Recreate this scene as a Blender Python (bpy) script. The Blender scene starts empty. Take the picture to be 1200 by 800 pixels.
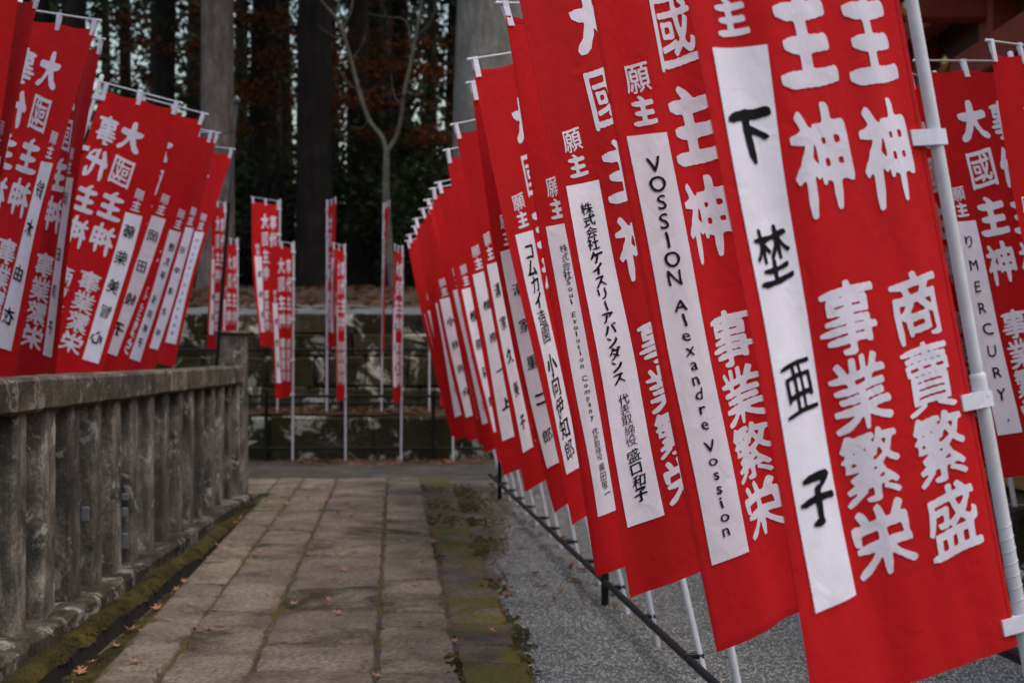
import bpy, bmesh, math, random
import numpy as np
from mathutils import Vector, noise, Matrix
from mathutils.geometry import delaunay_2d_cdt
R = math.radians
rnd = random.Random(7)
scene = bpy.context.scene
col = scene.collection

# ---------------------------------------------------------------- camera, sky, sun, exposure
CH = 1.3                                             # eye height
cam_d = bpy.data.cameras.new('camera'); cam = bpy.data.objects.new('camera', cam_d); col.objects.link(cam)
cam_d.sensor_width = 36; cam_d.lens = 50.0; cam_d.clip_start = .05; cam_d.clip_end = 2000
cam.location = (0, 0, CH); cam.rotation_euler = (R(90.5), 0, 0)
cam_d.dof.use_dof = True; cam_d.dof.focus_distance = 3.8; cam_d.dof.aperture_fstop = 4.8; cam_d.dof.aperture_blades = 0
scene.camera = cam
world = bpy.data.worlds.new('World'); scene.world = world; world.use_nodes = True
wn = world.node_tree.nodes; wl = world.node_tree.links
sky = wn.new('ShaderNodeTexSky'); sky.sky_type = 'NISHITA'; sky.sun_disc = False
SUN_EL, SUN_AZ = R(68), R(122)                        # azimuth clockwise from +Y
sky.sun_elevation = SUN_EL; sky.sun_rotation = SUN_AZ
sky.air_density = 1.8; sky.dust_density = 4.5; sky.ozone_density = 1.0
wl.new(sky.outputs[0], wn['Background'].inputs[0]); wn['Background'].inputs[1].default_value = .15
sun_d = bpy.data.lights.new('sun', 'SUN'); sun_d.energy = .6; sun_d.angle = R(50); sun_d.color = (1, .95, .88)
sun = bpy.data.objects.new('sun', sun_d); col.objects.link(sun)
sd = Vector((math.sin(SUN_AZ)*math.cos(SUN_EL), math.cos(SUN_AZ)*math.cos(SUN_EL), math.sin(SUN_EL)))
sun.rotation_euler = sd.to_track_quat('Z', 'Y').to_euler(); sun.location = (0, -5, 30)
vs = scene.view_settings; vs.view_transform = 'Standard'; vs.look = 'None'; vs.exposure = 0.28; vs.gamma = 1; vs.use_curve_mapping = False
scene.cycles.max_bounces = 6; scene.cycles.diffuse_bounces = 3; scene.cycles.transmission_bounces = 3

# ---------------------------------------------------------------- helpers
def tag(o, label=None, cat=None, group=None, kind=None):
    if label: o['label'] = label
    if cat: o['category'] = cat
    if group: o['group'] = group
    if kind: o['kind'] = kind
    return o
def empty(name, loc=(0, 0, 0)):
    o = bpy.data.objects.new(name, None); col.objects.link(o); o.location = loc; o.empty_display_size = .1
    return o
def link(name, me, m=None, parent=None, smooth=False):
    o = bpy.data.objects.new(name, me); col.objects.link(o)
    if m is not None and not me.materials: me.materials.append(m)
    if parent is not None:
        o.parent = parent
        o.matrix_parent_inverse = Matrix.Translation(-parent.location) if parent.parent is None else Matrix.Identity(4)
    if smooth:
        me.polygons.foreach_set('use_smooth', [True]*len(me.polygons))
    return o
def mesh(name, vs_, fs, m=None, parent=None, smooth=False):
    me = bpy.data.meshes.new(name); me.from_pydata([tuple(v) for v in vs_], [], fs); me.update()
    return link(name, me, m, parent, smooth)
def bm_obj(name, bm, m, parent=None, smooth=False):
    me = bpy.data.meshes.new(name); bm.normal_update(); bm.to_mesh(me); bm.free()
    return link(name, me, m, parent, smooth)
def add_box(bm, c, s, rz=0, jit=0.0, bev=0.0, r=rnd):
    """box centred at c, size s; corners jittered, edges bevelled"""
    t = bmesh.ops.create_cube(bm, size=1)
    vv = t['verts']
    ca, sa = math.cos(rz), math.sin(rz)
    for v in vv:
        x, y, z = v.co.x*s[0], v.co.y*s[1], v.co.z*s[2]
        x += r.uniform(-jit, jit); y += r.uniform(-jit, jit); z += r.uniform(-jit, jit)
        v.co = Vector((c[0]+x*ca-y*sa, c[1]+x*sa+y*ca, c[2]+z))
    if bev:
        es = list({e for v in vv for e in v.link_edges})
        bmesh.ops.bevel(bm, geom=es, offset=bev, segments=1, affect='EDGES', profile=.6)
def tube_data(pts, rads, n=10, cap=True, V=None, Fc=None):
    V = [] if V is None else V; Fc = [] if Fc is None else Fc
    b0 = len(V); pts = [Vector(p) for p in pts]
    for i, p in enumerate(pts):
        d = (pts[min(i+1, len(pts)-1)] - pts[max(i-1, 0)]).normalized()
        a = d.orthogonal() if abs(d.z) > .95 else d.cross(Vector((0, 0, 1)))
        if abs(d.z) > .95: a = (Vector((1, 0, 0)) - d*d.x)
        a.normalize(); b = d.cross(a)
        for k in range(n):
            t = 2*math.pi*k/n
            V.append(p + (a*math.cos(t)+b*math.sin(t))*rads[i])
    for i in range(len(pts)-1):
        for k in range(n):
            k2 = (k+1) % n
            Fc.append((b0+i*n+k, b0+i*n+k2, b0+(i+1)*n+k2, b0+(i+1)*n+k))
    if cap:
        e = b0+(len(pts)-1)*n; c0 = len(V); V += [Vector(v) for v in V[b0:b0+n]]+[Vector(v) for v in V[e:e+n]]
        Fc.append(tuple(c0+k for k in reversed(range(n)))); Fc.append(tuple(c0+n+k for k in range(n)))
    return V, Fc
def tube(name, pts, rads, m, parent=None, n=10, smooth=True):
    if not isinstance(rads, (list, tuple)): rads = [rads]*len(pts)
    V, Fc = tube_data(pts, rads, n)
    return mesh(name, V, Fc, m, parent, smooth)

# ---------------------------------------------------------------- materials
def new_mat(name):
    m = bpy.data.materials.new(name); m.use_nodes = True
    nt = m.node_tree; b = nt.nodes['Principled BSDF']
    return m, nt, b
def node(nt, t, **kw):
    n = nt.nodes.new(t)
    for k, v in kw.items(): setattr(n, k, v)
    return n
def mapping(nt, scale=(1, 1, 1)):
    g = node(nt, 'ShaderNodeNewGeometry'); mp = node(nt, 'ShaderNodeMapping'); mp.inputs['Scale'].default_value = scale
    nt.links.new(g.outputs['Position'], mp.inputs['Vector']); return mp.outputs[0]
def noise_n(nt, vec, scale, detail=6, rough=.6, dist=0):
    n = node(nt, 'ShaderNodeTexNoise'); n.inputs['Scale'].default_value = scale; n.inputs['Detail'].default_value = detail
    n.inputs['Roughness'].default_value = rough; n.inputs['Distortion'].default_value = dist
    nt.links.new(vec, n.inputs['Vector']); return n.outputs[0]
def ramp(nt, fac, stops):
    r = node(nt, 'ShaderNodeValToRGB'); e = r.color_ramp.elements
    while len(e) < len(stops): e.new(.5)
    for k, (p, c) in enumerate(stops):
        e[k].position = p; e[k].color = (c[0], c[1], c[2], 1) if isinstance(c, (tuple, list)) else (c, c, c, 1)
    nt.links.new(fac, r.inputs[0]); return r.outputs[0]
def mix(nt, fac, a, b, blend='MIX'):
    n = node(nt, 'ShaderNodeMix', data_type='RGBA', blend_type=blend)
    for i, v in ((0, fac), (6, a), (7, b)):
        if hasattr(v, 'links'): nt.links.new(v, n.inputs[i])
        elif i == 0: n.inputs[0].default_value = v
        else: n.inputs[i].default_value = (v[0], v[1], v[2], 1)
    return n.outputs[2]
def bump(nt, b, h, strength=.4, dist=.01):
    n = node(nt, 'ShaderNodeBump'); n.inputs['Strength'].default_value = strength; n.inputs['Distance'].default_value = dist
    nt.links.new(h, n.inputs['Height']); nt.links.new(n.outputs[0], b.inputs['Normal'])
def obj_random(nt):
    return node(nt, 'ShaderNodeObjectInfo').outputs['Random']
def plain(name, c, rough=.5, spec=.5, metal=0, var=0):
    m, nt, b = new_mat(name)
    b.inputs['Base Color'].default_value = (*c, 1); b.inputs['Roughness'].default_value = rough
    b.inputs['Specular IOR Level'].default_value = spec; b.inputs['Metallic'].default_value = metal
    v = mapping(nt); n = noise_n(nt, v, 14, 4)
    nt.links.new(mix(nt, ramp(nt, n, [(.35, 0), (.75, 1)]), tuple(x*(1-.12-var) for x in c), c), b.inputs['Base Color'])
    return m
def stone(name, stops, scale=3, fine=40, lichen=None, lich_scale=2.2, lich_thr=.6, moss=None, moss_thr=.62, streak=None,
          rough=.9, bstr=.6, bdist=.012, objvar=.35, spec=.25):
    m, nt, b = new_mat(name); v = mapping(nt)
    base = ramp(nt, noise_n(nt, v, scale, 8, .65, .4), stops)
    f = noise_n(nt, v, fine, 5, .7)
    base = mix(nt, .75, base, ramp(nt, f, [(.36, .30), (.5, .85), (.64, 1.35)]), 'MULTIPLY')
    if streak:
        sv = mapping(nt, (5, 5, 1.1)); s = noise_n(nt, sv, 1.7, 7, .75, .5)
        base = mix(nt, ramp(nt, s, [(.42, 0), (.6, .85)]), base, streak)
    if moss:
        mm = noise_n(nt, v, 1.3, 7, .7, .8)
        base = mix(nt, ramp(nt, mm, [(moss_thr-.06, 0), (moss_thr+.05, 1)]), base, ramp(nt, f, [(.3, tuple(x*.5 for x in moss)), (.7, moss)]))
    if lichen:
        l = noise_n(nt, v, lich_scale, 8, .72, .6)
        base = mix(nt, ramp(nt, l, [(lich_thr-.015, 0), (lich_thr+.03, 1)]), base, ramp(nt, f, [(.3, tuple(x*.6 for x in lichen)), (.65, lichen)]))
    rn = ramp(nt, obj_random(nt), [(0, 1-objvar), (1, 1+objvar)])
    base = mix(nt, 1, base, rn, 'MULTIPLY')
    nt.links.new(base, b.inputs['Base Color']); b.inputs['Roughness'].default_value = rough; b.inputs['Specular IOR Level'].default_value = spec
    h = node(nt, 'ShaderNodeMath', operation='ADD'); nt.links.new(f, h.inputs[0]); nt.links.new(noise_n(nt, v, scale*3, 6), h.inputs[1])
    bump(nt, b, h.outputs[0], bstr, bdist)
    return m
def cloth_mat(name, c, trans=.25, rough=.75, bs=.45, hue_var=.12):
    m, nt, b = new_mat(name); v = mapping(nt, (1, 1, .45))
    n = noise_n(nt, v, 9, 4, .55, .3)
    lo = tuple(x*.86 for x in c)
    base = mix(nt, ramp(nt, n, [(.3, 0), (.7, 1)]), lo, c)
    base = mix(nt, 1, base, ramp(nt, obj_random(nt), [(0, 1-hue_var), (1, 1+hue_var)]), 'MULTIPLY')
    nt.links.new(base, b.inputs['Base Color']); b.inputs['Roughness'].default_value = rough; b.inputs['Specular IOR Level'].default_value = .12
    tr = node(nt, 'ShaderNodeBsdfTranslucent'); nt.links.new(base, tr.inputs[0])
    ms = node(nt, 'ShaderNodeMixShader'); ms.inputs[0].default_value = trans
    nt.links.new(b.outputs[0], ms.inputs[1]); nt.links.new(tr.outputs[0], ms.inputs[2]); nt.links.new(ms.outputs[0], nt.nodes['Material Output'].inputs[0])
    cr = noise_n(nt, mapping(nt, (1, 1, .7)), 16, 3, .5, 1.2)
    fine_ = noise_n(nt, mapping(nt, (1, 1, .25)), 130, 2, .5); ad = node(nt, 'ShaderNodeMath', operation='MULTIPLY_ADD'); nt.links.new(fine_, ad.inputs[0]); ad.inputs[1].default_value = .10; nt.links.new(cr, ad.inputs[2])
    bump(nt, b, ad.outputs[0], bs, .009)
    return m
def leaf_mat(name, lo, hi, trans=.3):
    m, nt, b = new_mat(name)
    g = node(nt, 'ShaderNodeNewGeometry'); c = ramp(nt, g.outputs['Random Per Island'], [(0, lo), (1, hi)])
    nt.links.new(c, b.inputs['Base Color']); b.inputs['Roughness'].default_value = .7; b.inputs['Specular IOR Level'].default_value = .2
    tr = node(nt, 'ShaderNodeBsdfTranslucent'); nt.links.new(c, tr.inputs[0])
    ms = node(nt, 'ShaderNodeMixShader'); ms.inputs[0].default_value = trans
    nt.links.new(b.outputs[0], ms.inputs[1]); nt.links.new(tr.outputs[0], ms.inputs[2]); nt.links.new(ms.outputs[0], nt.nodes['Material Output'].inputs[0])
    return m

M = {}
M['red'] = cloth_mat('red_cloth', (.53, .0095, .013), trans=.2)
M['hem'] = cloth_mat('red_hem', (.44, .008, .011), trans=.08)
M['dye'] = cloth_mat('undyed_white_lettering', (.76, .71, .83), trans=.12, hue_var=.06)
M['strip'] = cloth_mat('white_cotton_strip', (.87, .83, .96), trans=.10, hue_var=.04, bs=.4)
M['tab'] = cloth_mat('white_ribbon', (.78, .76, .88), trans=.15, hue_var=.05)
M['ink'] = plain('black_ink', (.006, .0055, .006), .7, .1)
M['pole'] = plain('white_plastic_pole', (.66, .66, .73), .4, .4, var=.08)
M['collar'] = plain('white_plastic_collar', (.72, .72, .76), .4, .5)
M['tape'] = plain('clear_wrap_tape', (.58, .58, .60), .25, .6)
M['black'] = plain('black_painted_steel', (.008, .008, .009), .5, .3)
M['slab'] = stone('worn_paving_stone', [(.32, (.105, .082, .059)), (.5, (.20, .163, .121)), (.66, (.27, .225, .171))], 2.6, 42, moss=(.06, .05, .022), moss_thr=.60, objvar=.16, bdist=.010)
M['slab_moss'] = stone('mossy_paving_stone', [(.32, (.055, .043, .03)), (.5, (.115, .092, .066)), (.66, (.17, .14, .10))], 3, 42, moss=(.13, .112, .02), moss_thr=.50, objvar=.15)
M['soil'] = stone('dark_joint_soil', [(.32, (.045, .034, .024)), (.6, (.12, .092, .066))], 3, 50, moss=(.11, .095, .018), moss_thr=.53, objvar=0)
M['ground'] = stone('packed_earth', [(.3, (.06, .048, .036)), (.5, (.11, .093, .075)), (.7, (.15, .135, .115))], 1.4, 60, objvar=0)
M['gravel'] = stone('grey_gravel', [(.3, (.15, .15, .147)), (.5, (.22, .22, .215)), (.7, (.28, .28, .27))], 5, 120, objvar=0, bstr=1, bdist=.02)
M['pebble'] = leaf_mat('loose_grey_pebbles', (.15, .15, .147), (.36, .36, .35), 0)
M['dirt'] = stone('gravelly_dirt', [(.3, (.045, .038, .032)), (.5, (.085, .077, .068)), (.7, (.13, .122, .112))], 2.5, 70, objvar=0, bstr=1, bdist=.02)
M['fence'] = stone('weathered_granite', [(.35, (.045, .041, .037)), (.5, (.20, .178, .155)), (.66, (.39, .35, .31))], 3.4, 75, lichen=(.44, .44, .40), lich_scale=6, lich_thr=.585, streak=(.055, .052, .048), objvar=.3)
M['rail'] = stone('lichened_stone_coping', [(.32, (.04, .034, .026)), (.5, (.12, .102, .08)), (.68, (.22, .19, .15))], 3, 60, lichen=(.34, .31, .26), lich_scale=6, lich_thr=.57, objvar=.15)
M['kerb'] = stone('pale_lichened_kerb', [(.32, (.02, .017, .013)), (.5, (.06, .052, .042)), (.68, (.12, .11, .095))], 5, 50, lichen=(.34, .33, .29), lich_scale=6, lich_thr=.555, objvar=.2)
M['wall'] = stone('mossy_wall_stone', [(.28, (.018, .014, .009)), (.5, (.055, .044, .028)), (.72, (.11, .09, .062))], 1.6, 30, lichen=(.52, .51, .44), lich_scale=1.7, lich_thr=.548, moss=(.04, .034, .012), moss_thr=.5, objvar=.3, bstr=.9, bdist=.03)
M['moss'] = stone('cushion_moss', [(.34, (.022, .019, .005)), (.5, (.065, .055, .012)), (.66, (.13, .105, .022))], 3, 70, objvar=0, bstr=1, bdist=.02)
M['gutter'] = stone('dark_gutter', [(.32, (.006, .005, .004)), (.66, (.02, .016, .012))], 4, 60, objvar=0)  # near-black brown for the faces inside the gutter
M['bank'] = stone('leaf_strewn_bank', [(.3, (.05, .032, .02)), (.5, (.10, .062, .038)), (.7, (.15, .11, .085))], 3, 30, objvar=0, bstr=1, bdist=.03)
M['litter'] = leaf_mat('dry_leaf_litter', (.07, .028, .014), (.24, .11, .06), .1)
M['leaf_pink'] = leaf_mat('fallen_maple_leaf', (.30, .11, .055), (.50, .26, .17), .1)
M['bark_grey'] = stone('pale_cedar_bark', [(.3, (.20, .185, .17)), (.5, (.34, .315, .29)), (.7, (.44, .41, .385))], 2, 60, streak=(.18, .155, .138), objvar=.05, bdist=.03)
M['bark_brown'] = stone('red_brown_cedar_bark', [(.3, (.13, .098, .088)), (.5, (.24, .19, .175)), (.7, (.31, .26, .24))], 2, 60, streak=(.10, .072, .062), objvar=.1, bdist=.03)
M['bark_shaded'] = stone('shaded_cedar_bark', [(.3, (.012, .0085, .007)), (.5, (.025, .018, .015)), (.7, (.042, .030, .025))], 2, 60, streak=(.010, .007, .006), objvar=.2, bdist=.03)  # dark brown bark, its colour deepened to stand in for canopy shade
M['bark_smooth'] = stone('pale_smooth_bark', [(.3, (.08, .072, .058)), (.5, (.15, .137, .11)), (.7, (.22, .2, .165))], 5, 40, objvar=0)
M['needles'] = leaf_mat('dark_cedar_needles', (.012, .018, .008), (.040, .050, .020), .25)
M['broadleaf'] = leaf_mat('dark_evergreen_leaves', (.012, .018, .008), (.05, .06, .025), .25)
M['maple'] = leaf_mat('rust_maple_leaves', (.06, .016, .006), (.22, .060, .018), .35)
M['vermilion'] = plain('dark_vermilion_timber', (.30, .05, .03), .6, .3, var=.2)
M['timber'] = plain('ochre_timber_edge', (.36, .19, .06), .6, .3, var=.2)
M['darkwood'] = plain('dark_stained_timber', (.06, .022, .016), .6, .3, var=.2)
M['gilt'] = plain('gilt_fitting', (.55, .38, .10), .3, .5, metal=1)
M['steel'] = plain('weathered_steel_pole', (.10, .10, .11), .4, .5, metal=.5)
M['grey_plate'] = plain('pale_number_plate', (.17, .19, .22), .5, .4)

# ---------------------------------------------------------------- glyphs: built-in font outlines swelled to brush weight
GN = 92                                                # raster cells per em
_fd = bpy.data.curves.new('glyph', 'FONT'); _fo = bpy.data.objects.new('glyph', _fd); col.objects.link(_fo)
_fd.resolution_u = 3; _fd.size = 1.0
def glyph_tris(ch):
    _fd.body = ch
    dg = bpy.context.evaluated_depsgraph_get(); dg.update()
    me = bpy.data.meshes.new_from_object(_fo.evaluated_get(dg))
    P = np.array([v.co[:2] for v in me.vertices]) if len(me.vertices) else np.zeros((0, 2))
    me.calc_loop_triangles()
    T = [tuple(t.vertices) for t in me.loop_triangles]
    bpy.data.meshes.remove(me)
    return P, T
_ref = glyph_tris('國')[0]
_EM = float((_ref[:, 1].max()-_ref[:, 1].min())/.90); _CX = float((_ref[:, 0].max()+_ref[:, 0].min())/2); _CY = float((_ref[:, 1].max()+_ref[:, 1].min())/2)
_cap = glyph_tris('E')[0]; _CAPH = float(_cap[:, 1].max())
_gc = {}
def glyph(ch, style):
    """list of closed loops in a unit cell (x right, y down, centred at 0) plus their triangles"""
    key = (ch, style)
    if key in _gc: return _gc[key]
    P, T = glyph_tris(ch)
    if len(P) == 0: _gc[key] = ([], []); return _gc[key]
    latin = ord(ch) < 256
    if latin:
        s = 1.0/_CAPH; P = (P - [(P[:, 0].max()+P[:, 0].min())/2, _CAPH/2])*s*.74
    else:
        P = (P - [_CX, _CY])/_EM
    P[:, 1] += (.0 if latin else .09)*P[:, 0]                              # strokes rise to the right
    pad = 14; N = GN + 2*pad
    Q = (P+.5)*GN + pad
    img = np.zeros((N, N), bool)
    for a, b, c in T:
        A, B, C = Q[a], Q[b], Q[c]
        x0, x1 = int(max(0, np.floor(min(A[0], B[0], C[0])))), int(min(N-1, np.ceil(max(A[0], B[0], C[0]))))
        y0, y1 = int(max(0, np.floor(min(A[1], B[1], C[1])))), int(min(N-1, np.ceil(max(A[1], B[1], C[1]))))
        if x1 < x0 or y1 < y0: continue
        X, Y = np.meshgrid(np.arange(x0, x1+1), np.arange(y0, y1+1))
        d = (B[0]-A[0])*(C[1]-A[1])-(B[1]-A[1])*(C[0]-A[0])
        if abs(d) < 1e-9: continue
        u = ((X-A[0])*(C[1]-A[1])-(Y-A[1])*(C[0]-A[0]))/d; v = ((B[0]-A[0])*(Y-A[1])-(B[1]-A[1])*(X-A[0]))/d
        img[y0:y1+1, x0:x1+1] |= (u >= -.02) & (v >= -.02) & (u+v <= 1.02)
    # distance to ink measured with a slanted, flat nib so that strokes swell and end like brush strokes
    def edt(mask, nib):
        out = np.full((N, N), 14.0); ang_ = .80; ca, sa = math.cos(ang_), math.sin(ang_); Rr = 11
        P_ = np.zeros((N+2*Rr, N+2*Rr), bool); P_[Rr:-Rr, Rr:-Rr] = mask
        for dy in range(-Rr, Rr+1):
            for dx in range(-Rr, Rr+1):
                m_ = math.hypot((dx*ca+dy*sa)/1.12, (-dx*sa+dy*ca)/nib)
                if m_ < 11.5:
                    sh = P_[Rr+dy:Rr+dy+N, Rr+dx:Rr+dx+N]; out[sh] = np.minimum(out[sh], m_)
        return out
    nib = {'dye': .58, 'ink': .52, 'thin': .62}[style]
    img = img[::-1]; f = (edt(img, nib) - np.minimum(edt(~img, 1.0), 4))[::-1]
    sd_ = (ord(ch)*7919) % 977
    yy, xx = np.meshgrid(np.arange(N)/GN*6.28, np.arange(N)/GN*6.28, indexing='ij')
    sw = np.sin(1.7*xx+2.3*yy+sd_)+np.sin(2.9*xx-1.9*yy+sd_*1.7)+.7*np.sin(4.3*yy+1.1*xx+sd_*.6)
    area = GN*GN if not latin else GN*GN*.42
    bw = (f < 0); ys_, xs_ = np.nonzero(bw)
    area = max(1, (ys_.max()-ys_.min()+1)*(xs_.max()-xs_.min()+1)); area = max(area, GN*GN*.30)
    goal = {'dye': .60, 'ink': .42, 'thin': .30}[style]
    lo, hi = {'dye': (1.1, 8.5), 'ink': (.4, 5.0), 'thin': (-.4, 2.0)}[style]
    if latin: goal, lo, hi = .36, .5, (2.6 if style == 'ink' else 1.9)
    for _ in range(14):
        mid = (lo+hi)/2
        if (f < mid).sum()/area > goal: hi = mid
        else: lo = mid
    r = lo; amp = {'dye': .16, 'ink': .42, 'thin': .3}[style]*(1 if r > 1.2 else .5)
    I_ = bw.astype(float)
    def run(dx, dy):                                    # share of ink in a short run to the left / below
        acc = np.zeros_like(I_)
        for k in range(3, 17):
            sh = np.zeros_like(I_)
            if dx: sh[:, k:] = I_[:, :-k]
            else: sh[k:, :] = I_[:-k, :]
            acc += sh
        return acc/14
    G = np.maximum(run(1, 0), run(0, 1))*I_; Wt = I_.copy()
    for _ in range(10):
        for A_ in (G, Wt):
            B_ = A_.copy(); B_[1:-1] = (A_[:-2]+A_[1:-1]+A_[2:])/3; A_[:] = B_; B_[:, 1:-1] = (A_[:, :-2]+A_[:, 1:-1]+A_[:, 2:])/3; A_[:] = B_
    G = np.clip(G/np.maximum(Wt, 1e-4)*1.35, 0, 1)
    lowr = .75 if latin else {'dye': .25, 'ink': .05, 'thin': .3}[style]
    taper = lowr+(1.12-lowr)*G
    f = f - r*taper - sw*amp + (0 if latin else (1-G)*(.6 if style == 'dye' else 1.3))
    for _ in range(3 if style == 'dye' else 2):                     # soften corners
        g = f.copy(); g[1:-1] = (f[:-2]+2*f[1:-1]+f[2:])/4; f = g.copy(); f[:, 1:-1] = (g[:, :-2]+2*g[:, 1:-1]+g[:, 2:])/4
    f[0] = f[-1] = 9; f[:, 0] = f[:, -1] = 9
    # marching squares
    ins = f < 0
    nxt = {}
    def eh(y, x): t = f[y, x]/(f[y, x]-f[y, x+1]); return (x+t, float(y))
    def ev(y, x): t = f[y, x]/(f[y, x]-f[y+1, x]); return (float(x), y+t)
    case = ins[:-1, :-1]*1 + ins[:-1, 1:]*2 + ins[1:, 1:]*4 + ins[1:, :-1]*8
    segs = {1: 'LT', 2: 'TR', 3: 'LR', 4: 'RB', 5: 'LTRB', 6: 'TB', 7: 'LB', 8: 'BL', 9: 'BT', 10: 'TRBL', 11: 'BR', 12: 'RL', 13: 'RT', 14: 'TL'}
    pos = {}
    for y, x in zip(*np.nonzero((case > 0) & (case < 15))):
        s = segs[int(case[y, x])]
        for i in range(0, len(s), 2):
            ks = []
            for q in s[i:i+2]:
                k = {'L': ('v', y, x), 'R': ('v', y, x+1), 'T': ('h', y, x), 'B': ('h', y+1, x)}[q]
                k = (k[0], int(k[1]), int(k[2])); ks.append(k)
                if k not in pos: pos[k] = ev(k[1], k[2]) if k[0] == 'v' else eh(k[1], k[2])
            nxt[ks[0]] = ks[1]
    loops = []
    left = dict(nxt)
    while left:
        k0, k = next(iter(left.items())); lp = [pos[k0]]; left.pop(k0)
        while k != k0 and k in left:
            lp.append(pos[k]); k = left.pop(k)
        if len(lp) > 8: loops.append(lp)
    def rdp(pts, eps):
        pts = np.array(pts); n = len(pts); keep = np.zeros(n, bool); keep[0] = keep[n//2] = True
        st = [(0, n//2), (n//2, n)]
        while st:
            a, b = st.pop()
            if b-a < 2: continue
            A, B = pts[a], pts[b % n]; seg = pts[a+1:b]; d = B-A; L_ = math.hypot(*d)+1e-9
            dist = np.abs((seg[:, 0]-A[0])*d[1]-(seg[:, 1]-A[1])*d[0])/L_
            i = int(dist.argmax())
            if dist[i] > eps: keep[a+1+i] = True; st += [(a, a+1+i), (a+1+i, b)]
        return pts[keep]
    out = []
    for lp in loops:
        p = rdp(lp, .22)
        if len(p) < 4: continue
        p = (p-pad)/GN-.5; p[:, 1] *= -1
        wa = .016 if style == 'dye' else .024
        p = p + wa*np.stack([np.sin(5.1*p[:, 1]+sd_)+.5*np.sin(9*p[:, 0]+sd_*.3), np.sin(4.7*p[:, 0]+sd_*1.3)+.5*np.sin(8.3*p[:, 1]+sd_*.7)], 1)
        out.append(p)
    if not out: _gc[key] = ([], []); return _gc[key]
    allp = np.concatenate(out); ed = []; k = 0
    for p in out:
        ed += [(k+i, k+(i+1) % len(p)) for i in range(len(p))]; k += len(p)
    vo, _, fo_, _, _, _ = delaunay_2d_cdt([Vector((a[0], a[1])) for a in allp], ed, [], 0, 1e-7)
    vo = np.array([v[:] for v in vo]); cen = np.array([vo[list(t)].mean(axis=0) for t in fo_]); ins_ = np.zeros(len(cen), bool)
    for p in out:                                       # even-odd test
        q = np.roll(p, -1, axis=0)
        for (xa, ya), (xb, yb_) in zip(p, q):
            if ya == yb_: continue
            ins_ ^= ((ya > cen[:, 1]) != (yb_ > cen[:, 1])) & (cen[:, 0] < (xb-xa)*(cen[:, 1]-ya)/(yb_-ya)+xa)
    _gc[key] = (vo, [tuple(t) for t, g_ in zip(fo_, ins_) if g_])
    return _gc[key]

# ---------------------------------------------------------------- banners
BW, BL, GAP = .52, 1.8, .03
SU0, SU1, SV0, SV1 = .065, .29, .38, .90
class Frame:
    def __init__(s, base, th, ph, al, st, seed, fold=1.0, twist=None, droop=0.0):
        s.B = Vector(base); s.p = Vector((math.sin(th), math.sin(ph), 1)).normalized()
        ch = Vector((math.cos(al), math.sin(al), 0)); s.c = (ch - s.p*s.p.dot(ch)).normalized()
        s.c = (s.c*math.cos(droop)-s.p*math.sin(droop)).normalized()   # the crossbar sags towards its free end
        s.n = s.p.cross(s.c).normalized()              # towards the reader of the lettering
        s.st = st; r = random.Random(seed)
        s.f = [(r.uniform(.7, 1.3), r.uniform(0, 6.28), r.uniform(-.6, .6), r.uniform(.6, 1)*.017*fold),
               (r.uniform(1.7, 2.6), r.uniform(0, 6.28), r.uniform(-1.2, 1.2), r.uniform(.5, 1)*.0105*fold),
               (r.uniform(3.2, 4.6), r.uniform(0, 6.28), r.uniform(-1.5, 1.5), r.uniform(.5, 1)*.0030*fold)]
        s.tw = r.uniform(-.15, .15) if twist is None else twist
        s.curl = r.choice((-1, 1))*r.uniform(.4, 1)*.035*fold; s.belly = r.uniform(.2, 1)*.03*fold*r.choice((-1, 1))
    def off(s, u, v):
        w = (1-u)
        e = (.25+.75*min(1, v*3))*(.35+.65*min(1, w*2.5))
        d = sum(a*math.sin(6.283*(f*u+k*v)+ph) for f, ph, k, a in s.f)*e
        d += s.belly*math.sin(math.pi*min(1, max(0, v)))*w + s.curl*max(0, w-.75)**2*16*.25*math.sin(5*v+1)
        for uu in (0.04, .5, .96):                      # small puckers under the tabs
            d += .004*math.exp(-((u-uu)/.05)**2)*math.exp(-max(v, 0)*14)
        return d
    def P(s, u, v, o=0.0):
        sag = .010*math.sin(2*math.pi*u)**2*math.exp(-max(v, 0)*18)
        lift = .012*math.sin(6*u+s.f[0][1])*max(0, v-.8)
        tw = s.tw*min(1, max(0, v))**1.3; w = (1-u)*BW
        return s.B + s.p*(s.st - v*BL - sag + lift) + s.c*(GAP+w*math.cos(tw)+o*math.sin(tw)) + s.n*(s.off(u, v)+o*math.cos(tw)-w*math.sin(tw))
    def axis(s, d, c=0.0, n=0.0): return s.B + s.p*d + s.c*c + s.n*n
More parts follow.
